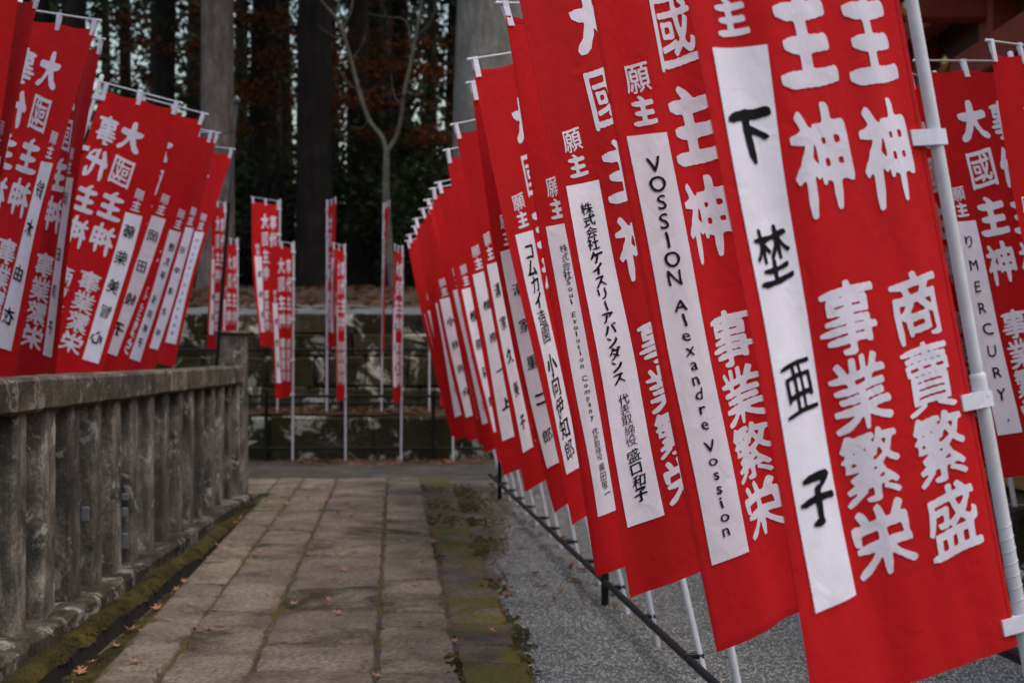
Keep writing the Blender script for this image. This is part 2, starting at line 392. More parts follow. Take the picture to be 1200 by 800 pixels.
def warp_glyphs(name, fr, items, face, m, parent, offs=.0016, cut=.035, single=False):
    """items: (char, style, centre x in m from free edge, centre y in m from top, width, height, tilt)"""
    V, Fc = [], []; single_ranges = []; last = (0, 0)
    for ch, style, cx, cy, w, h, rot in items:
        if len(V) > last[0]: single_ranges.append((last, (len(V), len(Fc)))); last = (len(V), len(Fc))
        P, T = glyph(ch, style)
        if len(T) == 0: continue
        ca, sa = math.cos(rot), math.sin(rot)
        X = cx + (P[:, 0]*ca-P[:, 1]*sa)*w; Y = cy + (P[:, 0]*sa+P[:, 1]*ca)*h
        if cut and max(w, h) > cut*1.5:
            bm = bmesh.new(); vv = [bm.verts.new((x, y, 0)) for x, y in zip(X, Y)]
            for t in T:
                try: bm.faces.new([vv[i] for i in t])
                except ValueError: pass
            for ax, arr in ((0, X), (1, Y)):
                a, b = float(arr.min()), float(arr.max()); k = math.floor(a/cut)*cut+cut
                while k < b:
                    no = (1, 0, 0) if ax == 0 else (0, 1, 0)
                    bmesh.ops.bisect_plane(bm, geom=bm.verts[:]+bm.edges[:]+bm.faces[:], dist=1e-6, plane_co=(k, k, 0), plane_no=no); k += cut
            bm.verts.index_update(); b0 = len(V)
            V += [(v.co.x, v.co.y) for v in bm.verts]; Fc += [tuple(b0+v.index for v in f.verts) for f in bm.faces]
            bm.free()
        else:
            b0 = len(V); V += list(zip(X, Y)); Fc += [tuple(b0+i for i in t) for t in T]
    single_ranges.append((last, (len(V), len(Fc))))
    if not Fc: return None
    if single:
        k = 0
        for nv_, nf_ in single_ranges:
            vs0, fs0 = nv_; vs1, fs1 = nf_
            sub = [fr.P(x/BW, y/BL, offs*face) for x, y in V[vs0:vs1]]
            mesh(name, sub, [tuple(i-vs0 for i in f) for f in Fc[fs0:fs1]], m, parent)
        return None
    W3 = [fr.P(x/BW, y/BL, offs*face) for x, y in V]
    o = mesh(name, W3, Fc, m, parent); o['kind'] = 'stuff'; return o
MAIN = [('大國主神', .455), ('事代主神', .78)]
LOW = [('事業繁栄', .455), ('商賣繁盛', .78)]
def strip_items(spec, seed):
    """spec: list of (text, t0, t1, size in m, style) down the strip"""
    r = random.Random(seed); out = []
    x0 = (SU0+SU1)/2*BW
    for text, t0, t1, size, style in spec:
        n = len(text)
        for i, ch in enumerate(text):
            t = t0 + (t1-t0)*(i+.5)/n
            hh = min(size, (t1-t0)*(SV1-SV0)*BL/n*1.06)*r.uniform(.94, 1.06); ww = size*r.uniform(.92, 1.06); ro = r.uniform(-.06, .06)
            if ch == 'ー': ro += math.pi/2; ww, hh = hh, ww*.8
            out.append((ch, style, x0+r.uniform(-.05, .05)*size, (SV0+(SV1-SV0)*t)*BL, ww, hh, ro))
    return out
def banner(base, th, ph, al, st, spec, label, group, face=1, seed=0, detail=2, fold=1.0, twist=None, droop=0.0):
    fr = Frame(base, th, ph, al, st, seed, fold, twist, droop)
    root = empty('nobori_banner', base); tag(root, label, 'banner', group)
    nu, nv = {2: (36, 84), 1: (26, 54), 0: (16, 32)}[detail]
    V = [fr.P(i/nu, j/nv) for j in range(nv+1) for i in range(nu+1)]
    Fc = [(j*(nu+1)+i, j*(nu+1)+i+1, (j+1)*(nu+1)+i+1, (j+1)*(nu+1)+i) for j in range(nv) for i in range(nu)]
    cl = mesh('cloth', V, Fc, M['red'], root, True)
    if detail == 2:                                      # stitched hems
        V, Fc = [], []
        for u0, u1, v0, v1, k in ((0, .022, 0, 1, 'v'), (.978, 1, 0, 1, 'v'), (0, 1, .992, 1.0, 'u'), (0, 1, 0, .010, 'u')):
            n_ = 70 if k == 'v' else 26; b0 = len(V)
            for i in range(n_+1):
                t = i/n_
                for e in (0, 1):
                    u, v = ((u0, u1)[e], v0+(v1-v0)*t) if k == 'v' else (u0+(u1-u0)*t, (v0, v1)[e])
                    V.append(fr.P(u, v, .0009*face))
            Fc += [(b0+2*i, b0+2*i+1, b0+2*i+3, b0+2*i+2) for i in range(n_)]
        mesh('hem', V, Fc, M['hem'], cl, True)
    cut = {2: .024, 1: .034, 0: .06}[detail]; offs = {2: .0019, 1: .0035, 0: .007}[detail]
    r = random.Random(seed+5)
    items = []
    for txt, u in MAIN:
        for i, ch in enumerate(txt):
            items.append((ch, 'dye', u*BW, (.135+.12*i)*BL, .145, .185, 0))
    for txt, u in LOW:
        for i, ch in enumerate(txt):
            items.append((ch, 'dye', u*BW, (.645+.0715*i)*BL, .135, .128, 0))
    for i, ch in enumerate('願主'):
        items.append((ch, 'dye', (SU0+SU1)/2*BW, (.312+.040*i)*BL, .068, .068, 0))
    warp_glyphs('printed_character' if detail else 'printed_lettering', fr, items, face, M['dye'], cl, offs, cut, detail > 0)
    ns, nh = {2: (10, 48), 1: (8, 34), 0: (5, 24)}[detail]
    o2 = offs*1.2*face
    V = [fr.P(SU0+(SU1-SU0)*i/ns+.004*math.sin(j*.23+seed), SV0+(SV1-SV0)*j/nh, o2) for j in range(nh+1) for i in range(ns+1)]
    Fc = [(j*(ns+1)+i, j*(ns+1)+i+1, (j+1)*(ns+1)+i+1, (j+1)*(ns+1)+i) for j in range(nh) for i in range(ns)]
    s_ = mesh('name_strip', V, Fc, M['strip'], root, True)
    if spec: warp_glyphs('brushed_character' if detail else 'brushed_lettering', fr, strip_items(spec, seed), face, M['ink'], s_, o2/face+offs, cut, detail > 0)
    # pole in two telescoping sections, crossbar, ribbons
    nn = 12 if detail == 2 else 8
    top = st+.075; mid = 1.27 if base[2] == 0 else .95
    po = tube('pole', [fr.axis(-.02), fr.axis(mid)], .0130, M['pole'], root, nn)
    tube('upper_section', [fr.axis(mid), fr.axis(top)], .0120, M['pole'], po, nn)
    if detail >= 1:
        tube('collar', [fr.axis(mid-.032), fr.axis(mid-.029)]+[fr.axis(mid-.024+.006*q) for q in range(7)]+[fr.axis(mid+.017)], [.0133, .0155]+[.0148 if q % 2 else .0155 for q in range(7)]+[.0125], M['collar'], po, nn)
        tube('pole_cap', [fr.axis(top-.03), fr.axis(top+.008), fr.axis(top+.016)], [.014, .014, .008], M['collar'], po, nn)
    if detail == 2:
        pts = []
        for i in range(60):
            t = i/59; a = t*6.283*7
            pts.append(fr.axis(.86+.16*t)+ (fr.c*math.cos(a)+fr.n*math.sin(a))*.0132)
        tube('wrap_tape', pts, .0014, M['tape'], po, 4)
    cb = st+.045
    tip = -GAP*0 + GAP+BW*1.045
    tube('crossbar', [fr.axis(cb, -.012), fr.axis(cb, tip-.03), fr.axis(cb, tip-.028), fr.axis(cb, tip-.004), fr.axis(cb, tip)], [.0045, .0045, .0065, .0065, .004], M['pole'], root, 8)
    for u in (.035, .5, .965):
        cc = GAP+(1-u)*BW; V = []
        h = .014
        for d, nd in ((cb+.006, .0075), (cb-.012, .0065), (st-.034, .0035)):
            for e in (-h, h):
                for sgn in (1, -1): V.append(fr.axis(d, cc+e, sgn*nd + (fr.off(u, 0) if d < st else 0)))
        Fc = [(0, 2, 6, 4), (4, 6, 10, 8), (1, 5, 7, 3), (5, 9, 11, 7), (0, 4, 5, 1), (4, 8, 9, 5), (2, 3, 7, 6), (6, 7, 11, 10), (0, 1, 3, 2), (8, 10, 11, 9)]
        mesh('ribbon_tab', V, Fc, M['tab'], root)
    for v in (.03, .21, .48, .75, .982):
        d0 = st-v*BL; V = []
        h = .0145
        tl = random.Random(seed+int(v*99)).uniform(-.10, .16)
        for cc, nd in ((-.0142, .0142), (.011, .0142), (GAP+.036, .0032)):
            for e in (-h, h):
                for sgn in (1, -1): V.append(fr.axis(d0+e-cc*tl, cc, sgn*nd + (fr.off(.93, v) if cc > GAP else 0)))
        mesh('ribbon_tab', V, Fc, M['tab'], root)
    return fr, root

# ---------------------------------------------------------------- ground
def sheet(name, x0, x1, y0, y1, nx, ny, zf, m, kind='structure', xf=None):
    V = []
    for j in range(ny+1):
        for i in range(nx+1):
            y = y0+(y1-y0)*j/ny; x = x0+(x1-x0)*i/nx
            if xf: x = xf(i/nx, y)
            V.append((x, y, zf(x, y)))
    Fc = [(j*(nx+1)+i, j*(nx+1)+i+1, (j+1)*(nx+1)+i+1, (j+1)*(nx+1)+i) for j in range(ny) for i in range(nx)]
    o = mesh(name, V, Fc, m, None, True)
    tag(o, kind=kind); return o
nz = lambda x, y, s, k=0: noise.noise(Vector((x*s, y*s, k)))
def fence_x(y): return -2.14-.04*(y-5.94)             # front plane of the stone fence
PS = -.083                                            # the path runs slightly to the left
def path_x(x0, y): return x0+PS*(y-5.63)
o = mesh('ground', [(-600, -300, -.09), (600, -300, -.09), (600, 900, -.09), (-600, 900, -.09)], [(0, 1, 2, 3)], M['ground']); tag(o, kind='structure')
# earth from the gutter to the retaining ledge
def earth_z(x, y): return -.012+.010*nz(x, y, 2.2)+.004*nz(x, y, 9)
e = sheet('earth', 0, 0, 1.5, 17.6, 24, 120, earth_z, M['ground'], xf=lambda t, y: fence_x(y)+.345+t*(2.6-fence_x(y)))
sheet('earth', -7.0, -1.9, 12.95, 17.6, 24, 20, lambda x, y: -.016+.01*nz(x, y, 2), M['dirt'])
pb = sheet('stone_path', 0, 0, 3.0, 14.75, 10, 60, lambda x, y: .013+.007*nz(x, y, 4), M['soil'], xf=lambda t, y: path_x(-1.64+t*1.74, y)-.01)
pb['label'] = 'path of worn rectangular paving stones with earthy joints'
# paving stones, column by column
cols = [(-1.645, -1.397, 'slab'), (-1.39, -1.05, 'slab'), (-1.043, -.543, 'slab'), (-.535, -.204, 'slab'), (-.196, .075, 'slab_moss')]
starts = [3.2, 3.35, 3.45, 3.6, 3.3]
def slab(x0, x1, ya, yb, m):
    nx, ny = 3, 4
    g = .004; V = []
    zt = .022+rnd.uniform(-.006, .006); tx, ty = rnd.uniform(-.005, .005), rnd.uniform(-.006, .006)
    ring = []
    cx, cy = (x0+x1)/2, (ya+yb)/2
    # outline with ragged, rounded corners
    pts = []
    hx, hy = (x1-x0)/2-g, (yb-ya)/2-g; cr = min(.03, hx*.3)
    n = 6
    for sx, sy, ex, ey in ((-1, -1, 1, -1), (1, -1, 1, 1), (1, 1, -1, 1), (-1, 1, -1, -1)):
        for i in range(n):
            t = i/n; x = sx+(ex-sx)*t; y = sy+(ey-sy)*t
            X, Y = x*hx, y*hy
            if i == 0: X -= sx*cr*rnd.uniform(.1, .6); Y -= sy*cr*rnd.uniform(.1, .6)
            else: X += rnd.uniform(-.006, .006)*(1 if abs(x) == 1 else .3); Y += rnd.uniform(-.006, .006)*(1 if abs(y) == 1 else .3)
            pts.append((X, Y))
    def w(X, Y, z):
        y = cy+Y; return (path_x(cx+X, y), y, z)
    k = len(pts)
    zz = lambda X, Y: zt+tx*X/hx+ty*Y/hy+.004*nz(cx+X, cy+Y, 3.1)
    V += [w(X, Y, -.03) for X, Y in pts]
    V += [w(X, Y, zz(X, Y)-.009) for X, Y in pts]
    V += [w(X*(1-.010/hx), Y*(1-.010/hy), zz(X, Y)) for X, Y in pts]
    V += [w(X*.5, Y*.5, zz(X*.5, Y*.5)+.002) for X, Y in pts]
    Fc = []
    for a in (0, k, 2*k):
        for i in range(k): Fc.append((a+i, a+(i+1) % k, a+k+(i+1) % k, a+k+i))
    Fc.append(tuple(3*k+i for i in range(k)))
    mesh('paving_stone', V, Fc, M[m], pb, True)
for (x0, x1, m), ys in zip(cols, starts):
    y = ys
    while y < 14.6:
        d = rnd.uniform(.48, 1.05) if x1-x0 > .4 else rnd.uniform(.36, .95)
        yb = min(y+d, 14.68)
        if 14.68-yb < .3: yb = 14.68
        if not (m == 'slab_moss' and y > 10.3): slab(x0, x1, y, yb, m)
        y = yb
for k_ in range(3):
    for ya_, yb__ in ((13.2, 13.9), (13.9, 14.68)): slab(-2.62+k_*.325, -2.30+k_*.325, ya_, yb__, 'slab')
# gravel beside and beyond the path
def gravel_edge(y): return path_x(.10, y)+.12*max(0, .5+nz(3, y, .9))*min(1, max(0, (y-6.5)/2))+(.42*min(1, (y-9)/3) if y > 9 else 0)
sheet('gravel_bed', 0, 0, 1.5, 17.4, 30, 100, lambda x, y: .002+.006*nz(x, y, 3.3), M['gravel'], xf=lambda t, y: gravel_edge(y)+.03*nz(0, y, 3)+t*(2.55-gravel_edge(y)))
sheet('gravel_strip', -4.2, 1.2, 14.70, 17.33, 30, 24, lambda x, y: .005+.008*nz(x, y, 3.3)-.03*max(0, 1-(y-14.70)/.35), M['dirt'])
def pebbles(name, n, gen, m, smin, smax, kind='stuff'):
    V, Fc = [], []
    for _ in range(n):
        x, y, z = gen(); s = rnd.uniform(smin, smax); b0 = len(V); a = rnd.uniform(0, 6.28); q = rnd.uniform(.6, 1)
        for dx, dy, dz in ((1, 0, 0), (0, 1, 0), (-1, 0, 0), (0, -1, 0), (0, 0, .7), (0, 0, -.3)):
            dx *= rnd.uniform(.7, 1.2); dy *= q
            V.append((x+s*(dx*math.cos(a)-dy*math.sin(a)), y+s*(dx*math.sin(a)+dy*math.cos(a)), z+s*dz*rnd.uniform(.6, 1)))
        Fc += [(b0, b0+1, b0+4), (b0+1, b0+2, b0+4), (b0+2, b0+3, b0+4), (b0+3, b0, b0+4)]
    return tag(mesh(name, V, Fc, m), kind=kind)
def gp():
    y = 4.6+8.5*rnd.random()**1.6; x = gravel_edge(y)+.03*nz(0, y, 3)-abs(rnd.gauss(0, .03))+rnd.random()*(2.3-gravel_edge(y)); return x, y, .004+.006*nz(x, y, 3.3)
o = pebbles('loose_gravel', 70000, gp, M['pebble'], .004, .0095); tag(o, 'loose grey gravel beside the stone path', 'gravel')
# ---------------------------------------------------------------- gutter, moss and kerb along the fence
def gut_x(y): return fence_x(y)+.235+.012*nz(0, y, 1.7)
V, Fc = [], []
prof = [(-.165, -.03), (-.125, .0), (-.07, .028), (-.03, .022), (.0, -.015), (.010, -.10), (.085, -.12), (.10, -.03), (.125, -.004), (.19, .002), (.33, .004)]
ny = 260
for j in range(ny+1):
    y = 2.5+(13.1-2.5)*j/ny
    for k, (dx, dz) in enumerate(prof):
        b = .02*nz(dx*4, y, 5, 1)+.035*nz(dx, y, 1.1, 2) if k < 5 else .012*nz(dx*3, y, 6, 3)
        V.append((gut_x(y)+dx+.012*nz(dx*5, y, 7, 5), y, dz+b*(.9 if k < 5 else .6)))
n = len(prof)
Fc = [(j*n+i, j*n+i+1, (j+1)*n+i+1, (j+1)*n+i) for j in range(ny) for i in range(n-1)]
o = mesh('moss_bank', V, Fc, M['moss'], None, True); o.data.materials.append(M['gutter'])
for k_, p_ in enumerate(o.data.polygons):
    if k_ % (n-1) in (4, 5, 6): p_.material_index = 1
o = tag(o, 'olive moss bank and narrow gutter at the foot of the stone fence', 'moss', kind='stuff')
V, Fc = [], []
def tuft(x, y, z, s):
    b0 = len(V); k = 7
    for i in range(k):
        a = 6.283*i/k; q = s*rnd.uniform(.7, 1.2); V.append((x+q*math.cos(a), y+q*math.sin(a), z-.004))
    for i in range(k):
        a = 6.283*i/k+.3; q = s*.55*rnd.uniform(.7, 1.2); V.append((x+q*math.cos(a), y+q*math.sin(a), z+s*rnd.uniform(.2, .4)))
    V.append((x, y, z+s*.48))
    for i in range(k):
        i2 = (i+1) % k; Fc.append((b0+i, b0+i2, b0+k+i2, b0+k+i)); Fc.append((b0+k+i, b0+k+i2, b0+2*k))
for _ in range(5200):
    t = rnd.random()
    if t < .45:                                        # along the outer edge and joint of the mossy column
        y = rnd.uniform(4.6, 14); x = path_x(.09 if rnd.random() < .62 else -.2, y)+rnd.gauss(0, .03)
        if y > 9.8: x += rnd.uniform(0, .22)
    elif t < .6:
        y = rnd.uniform(9.2, 14.3); x = path_x(rnd.uniform(-.16, .25), y)
    else:
        y = rnd.uniform(4.6, 13.8); x = gut_x(y)+.1+abs(rnd.gauss(0, .14))
    if nz(x, y, 1.6, 4)+.5*nz(x, y, 6, 2) < -.02: continue
    tuft(x, y, .018 if t < .45 else .004, rnd.uniform(.006, .019))
for _ in range(3800):                                   # cushions over the bank itself
    y = 4.4+8.6*rnd.random(); dx = rnd.uniform(-.12, .0) if rnd.random() < .75 else rnd.uniform(.10, .3)
    if nz(dx*3, y, 2.2, 6) < -.12: continue
    z = np.interp(dx, [p[0] for p in prof], [p[1] for p in prof])+(.032*nz(dx, y, 1.1, 2)+.018*nz(dx*4, y, 5, 1) if dx < .01 else 0)
    tuft(gut_x(y)+dx, y, z, rnd.uniform(.006, .02))
tag(mesh('moss_tufts', V, Fc, M['moss'], None, True), 'yellow green moss tufts along the edges of the paving', 'moss', kind='stuff')
# ---------------------------------------------------------------- stone fence on the left
fence = empty('stone_fence', (fence_x(9), 9, 0)); tag(fence, 'weathered stone balustrade of square posts under a lichened coping', 'fence')
ang = math.atan(.04)
y = 4.0
while y < 12.6:
    bm = bmesh.new(); wd = rnd.uniform(.165, .195); lean = rnd.uniform(-.012, .012)
    add_box(bm, (fence_x(y)-.11, y, .56), (.21, wd, 1.02), ang, .006, .012)
    for v in bm.verts:
        v.co.y += lean*(v.co.z-.5); v.co.x += .004*nz(v.co.y, v.co.z, 3)
    bm_obj('fence_post', bm, M['fence'], fence); y += .45
yb = [2.6, 4.3, 6.05, 7.7, 9.5, 11.2, 12.66]
for a, b in zip(yb[:-1], yb[1:]):
    bm = bmesh.new(); m_ = (a+b)/2
    add_box(bm, (fence_x(m_)-.11, m_, 1.115), (.27, b-a-.008, .155), ang, .004, .016)
    bmesh.ops.subdivide_edges(bm, edges=[e_ for e_ in bm.edges if e_.calc_length() > .8], cuts=10)
    for v in bm.verts: v.co += Vector((.006*nz(v.co.y, v.co.z, 5), 0, .006*nz(v.co.y, v.co.x, 4, 2)))
    bm_obj('coping_stone', bm, M['rail'], fence)
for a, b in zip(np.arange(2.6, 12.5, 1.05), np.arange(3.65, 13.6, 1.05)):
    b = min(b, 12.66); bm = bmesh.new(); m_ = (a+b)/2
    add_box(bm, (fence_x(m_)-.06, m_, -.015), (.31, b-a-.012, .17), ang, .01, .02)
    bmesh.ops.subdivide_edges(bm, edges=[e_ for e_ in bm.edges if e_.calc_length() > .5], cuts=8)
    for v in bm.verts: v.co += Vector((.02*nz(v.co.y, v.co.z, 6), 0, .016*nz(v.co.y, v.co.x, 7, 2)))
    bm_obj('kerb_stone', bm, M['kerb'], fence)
bm = bmesh.new(); add_box(bm, (fence_x(12.8)-.10, 12.79, .70), (.25, .25, 1.56), ang, .006, .02)
bm_obj('end_post', bm, M['fence'], fence)
bm = bmesh.new(); add_box(bm, (fence_x(12.8)-.10, 12.79, 1.49), (.29, .29, .03), ang, .006, .01); bm_obj('post_cap', bm, M['rail'], fence)
for yy, zz_, hh in ((7.6, .46, .09), (8.5, .37, .065), (8.5, .46, .05), (8.5, .20, .11)):     # small pale plates fixed in the gaps of two posts
    bm = bmesh.new(); add_box(bm, (fence_x(yy)-.034, yy-.122, zz_), (.040, .010, hh*.85), ang, .002, .004)
    bm_obj('number_plate', bm, M['grey_plate'], fence)
# raised court behind the fence
sheet('raised_court', 0, 0, 1.5, 15.5, 8, 40, lambda x, y: .35+.01*nz(x, y, 2), M['ground'], xf=lambda t, y: -9+t*(fence_x(y)-.24+9))
# ---------------------------------------------------------------- retaining ledge and wall at the end of the path
def rough_block(name, parent, c, s, m, jit=.03, seed=0):
    bm = bmesh.new(); add_box(bm, c, s, 0, jit, min(s)*.07)
    bmesh.ops.subdivide_edges(bm, edges=[e_ for e_ in bm.edges if e_.calc_length() > .16], cuts=2, use_grid_fill=True)
    for v in bm.verts:
        q = noise.noise_vector(v.co*2.6+Vector((seed*3.1, 0, 0))); v.co += Vector((q.x*.02, q.y*.035, q.z*.02))
    return bm_obj(name, bm, m, parent, False)
ledge = empty('stone_ledge', (-2, 17.6, 0)); tag(ledge, 'low stone ledge with lichened kerb blocks below the retaining wall', 'ledge')
x = -6.4
while x < 2.6:
    w = rnd.uniform(.75, 1.4); rough_block('kerb_block', ledge, (x+w/2, 17.62, .24), (w-.006, .46, .58), M['wall'], .012); x += w
sheet('ledge_soil', -6.6, 2.8, 17.55, 19.0, 50, 8, lambda x, y: .55+.03*nz(x, y, 2.5), M['bank'])
wall = empty('retaining_wall', (-2, 18.9, .5)); tag(wall, 'dark mossy retaining wall of rough stone blocks with white lichen', 'wall')
z = .5
for hrow in (.36, .40, .30, .27):
    x = -7.4+rnd.uniform(0, .4)
    while x < 3.2:
        w = rnd.uniform(.55, 1.35); rough_block('wall_stone', wall, (x+w/2, 19.0+(z-.5)*.06, z+hrow/2), (w-.006, .5, hrow-.004), M['wall'], .016, rnd.random()*9); x += w
    z += hrow
def bank_z(x, y):
    t = min(1, max(0, (y-19.1)/4.2)); return 1.76+.62*t*t*(3-2*t)+.05*nz(x, y, 1.1)+.02*nz(x, y, 4)
sheet('forest_floor', -40, 40, 19.05, 75, 120, 110, bank_z, M['bank'])
sheet('bank_gravel', -8, 3.2, 19.08, 20.9, 60, 12, lambda x, y: bank_z(x, y)+.012, M['gravel'])
# leaf litter
def leaf_shape(V, Fc, x, y, z, s, a, tilt, star=False):
    b0 = len(V); k = 5 if star else 4
    T = Matrix.Rotation(a, 3, 'Z') @ Matrix.Rotation(tilt, 3, 'X')
    pts = []
    if star:
        for i in range(10):
            q = s*(1 if i % 2 == 0 else .38); pts.append((q*math.cos(.628*i), q*math.sin(.628*i), s*.25*(i % 2 == 0)))
    else: pts = [(s, 0, .1*s), (0, .5*s, 0), (-s, 0, .15*s), (0, -.5*s, 0)]
    for p in pts: V.append(Vector((x, y, z))+T @ Vector(p))
    if star:
        V.append(Vector((x, y, z))); Fc += [(b0+i, b0+(i+1) % 10, b0+10) for i in range(10)]
    else: Fc.append((b0, b0+1, b0+2, b0+3))
def litter(name, n, gen, s0, s1, label):
    V, Fc = [], []
    for _ in range(n):
        x, y, z = gen(); leaf_shape(V, Fc, x, y, z+.012, rnd.uniform(s0, s1), rnd.uniform(0, 6.3), rnd.uniform(-.5, .5))
    tag(mesh(name, V, Fc, M['litter']), label, 'leaves', kind='stuff')
def g1():
    y = 20.6+rnd.random()**1.5*6; x = rnd.uniform(-8, 3); return x, y, bank_z(x, y)
def g2():
    x = rnd.uniform(-5, 2); y = rnd.uniform(17.6, 18.7); return x, y, .57+.03*nz(x, y, 2.5)
def g3():
    while True:
        x = rnd.uniform(-3.4, .8); y = 17.28-abs(rnd.gauss(0, .35))
        if nz(x, y, 1.2, 7) > -.15 or rnd.random() < .3: return x, y, .012
litter('bank_leaf_litter', 7000, g1, .03, .07, 'brown leaf litter on the bank under the cedars')
litter('ledge_leaf_litter', 1500, g2, .025, .055, 'rust brown leaf litter lying on top of the stone ledge')
litter('ground_leaf_litter', 500, g3, .025, .055, 'drifted brown leaves on the gravel below the stone ledge')
def g4():
    y = rnd.uniform(7, 14.5); x = path_x(rnd.uniform(.05, .9), y); return x, y, .006
litter('gravel_leaf_litter', 130, g4, .02, .05, 'scattered brown leaves on moss and gravel right of the path')
leaf_me = []
for k in range(5):
    V, Fc = [], []; leaf_shape(V, Fc, 0, 0, 0, .020+.004*k, k, rnd.uniform(-.4, .4), True)
    me = bpy.data.meshes.new('fallen_leaf'); me.from_pydata([tuple(v) for v in V], [], Fc); me.materials.append(M['leaf_pink']); leaf_me.append(me)
spots = []
for _ in range(75):
    y = 5.2+rnd.random()**1.3*8.6; spots.append((gut_x(y)+.12+abs(rnd.gauss(0, .2)), y, .016))
for _ in range(75):
    y = 5.2+rnd.random()*9.3; spots.append((path_x(rnd.uniform(-1.7, -.2), y), y, .040))
spots += [(path_x(-.25, 6.2)+.02, 6.2, .045), (path_x(-.20, 6.25), 6.25, .045), (path_x(-.02, 6.5), 6.5, .045)]
for i, (x, y, z) in enumerate(spots):
    o = bpy.data.objects.new('fallen_leaf', leaf_me[i % 5]); col.objects.link(o); o.location = (x, y, z); o.rotation_euler = (rnd.uniform(-.3, .3), rnd.uniform(-.3, .3), rnd.uniform(0, 6.3))
    tag(o, 'small dry pinkish leaf fallen on the paved path or moss beside it', 'leaf', 'dry leaves fallen along the path')

# ---------------------------------------------------------------- steel pipe frames that hold the banner poles
def pipe_frame(name, label, a, b, z0, heights, post_at, clips, rr=.012):
    a, b = Vector(a), Vector(b)
    root = empty(name, (a+b)/2); tag(root, label, 'rail')
    for h in heights: tube('rail', [a+Vector((0, 0, z0+h)), b+Vector((0, 0, z0+h))], rr, M['black'], root, 8)
    for t in post_at:
        p = a.lerp(b, t); tube('post', [p+Vector((0, 0, z0-.05)), p+Vector((0, 0, z0+heights[-1]+.06))], rr*1.25, M['black'], root, 8)
    for p in clips:
        bm = bmesh.new(); add_box(bm, p, (.05, .035, .022), .1, 0, .004); bm_obj('clip', bm, M['black'], root)
    return root
# ---------------------------------------------------------------- right row of banners
PI = math.pi
def names(txt, ts, size, style='ink'):
    d = .5*(.9/len(txt)); return [(c, t-d/2, t+d/2, size, style) for c, t in zip(txt, ts)]
def even(txt, a, b, size, style='ink'): return [(txt, a, b, size, style)]
RG = 'red banners along the right side of the path'
ROW = [
 # X, Y, lean sideways, lean in depth, turn, top, strip text, what sets it apart, detail, folds
 (1.087, 2.65, -.185, -.03, 3.74, 2.588, names('下埜亜子', (.16, .375, .61, .81), .098), 'frontmost red banner on the right, four large black characters on its white strip', 2, .8, -0.02),
 (1.007, 3.402, -.192, -.029, 3.804, 2.57, even('VOSSION', .05, .36, .054, 'thin')+even('Alexandre', .385, .70, .048, 'thin')+even('Vossion', .72, .95, .048, 'thin'), 'red banner behind the frontmost one, Latin letters spelled down its white strip', 2, 1, 0),
 (.936, 3.987, -.205, .091, 3.742, 2.60, even('株式会社', .06, .20, .046)+even('ケイスリーアバンダンス', .205, .60, .046)+even('代表取締役', .63, .78, .036, 'thin')+even('盛口和子', .79, .94, .046), 'third red banner from the front on the right, long line of katakana on its strip', 2, 1, 0.11),
 (.802, 4.835, -.192, .038, 3.958, 2.515, even('株式会社', .07, .19, .036, 'thin')+even('Soul Evolution Company', .19, .68, .036, 'thin')+even('代表取締役', .71, .82, .034, 'thin')+even('廣田敬一', .83, .95, .036, 'thin'), 'fourth red banner from the front on the right, thin Latin lettering between small characters', 2, 1, 0.075),
 (.756, 5.478, -.217, .176, 3.902, 2.64, even('コムカイ造園', .05, .47, .078)+even('小向伊知郎', .52, .96, .082), 'fifth red banner from the front on the right, bold katakana filling its strip', 2, 1, 0.23),
 (.65, 6.327, -.19, .034, 3.974, 2.577, even('清家重二郎', .1, .95, .06), 'sixth red banner from the front on the right, its strip half hidden behind the fifth', 1, 1, 0.14),
 (.58, 7.112, -.216, .134, 4.0, 2.611, even('清家久美子', .06, .94, .075), 'seventh red banner from the front on the right, five spaced characters on its strip', 1, 1, 0.23),
 (.495, 8.0, -.21, .15, 3.98, 2.61, even('椎原一上', .1, .9, .06), 'eighth red banner from the front on the right, only a sliver of its strip showing', 1, 1, 0.22),
 (.42, 8.81, -.206, .25, 3.83, 2.607, even('椎原彩竜', .1, .9, .08), 'ninth red banner from the front on the right, four bold characters on a wide strip', 1, 1, 0.26),
 (.33, 9.5, -.203, .22, 3.9, 2.605, even('楠今文佳恵', .1, .95, .07), 'tenth red banner from the front on the right, narrow strip', 1, 1, 0.23),
 (.275, 10.1, -.199, .22, 3.81, 2.603, even('道山真由子', .1, .95, .07), 'eleventh red banner from the front on the right row', 1, 1, 0.225),
 (.19, 10.85, -.21, .2, 3.9, 2.59, even('小林良介', .1, .9, .07), 'twelfth red banner from the front on the right, partly behind the eleventh', 0, 1, 0.21),
 (.115, 11.5, -.214, .19, 3.87, 2.575, even('山本正', .1, .9, .07), 'thirteenth red banner from the front on the right, in the receding stack of tops', 0, 1, 0.2),
 (.05, 12.15, -.219, .19, 3.93, 2.56, even('佐藤恵', .1, .9, .07), 'fourteenth red banner from the front on the right, third from the far end', 0, 1, 0.19),
 (-.02, 12.8, -.218, .18, 3.85, 2.55, even('高橋一', .1, .9, .07), 'second last red banner at the far end of the right row', 0, 1, 0.19),
 (-.09, 13.45, -.218, .18, 3.88, 2.545, even('中村実', .1, .9, .07), 'last red banner at the far end of the right row', 0, 1, 0.19),
]
clips = []
def rail_x(y): return 1.268-.107*y
for i, (X, Y, th, ph, al, st, spec, lab, det, fo, dr_) in enumerate(ROW):
    fr, _ = banner((X, Y, 0), th, ph, al, st, spec, lab, RG, 1, 40+i*3, det, fo, None if i > 1 else .02, dr_)
    p = fr.axis(.135); clips.append(((p.x+rail_x(p.y))/2, p.y, .135))
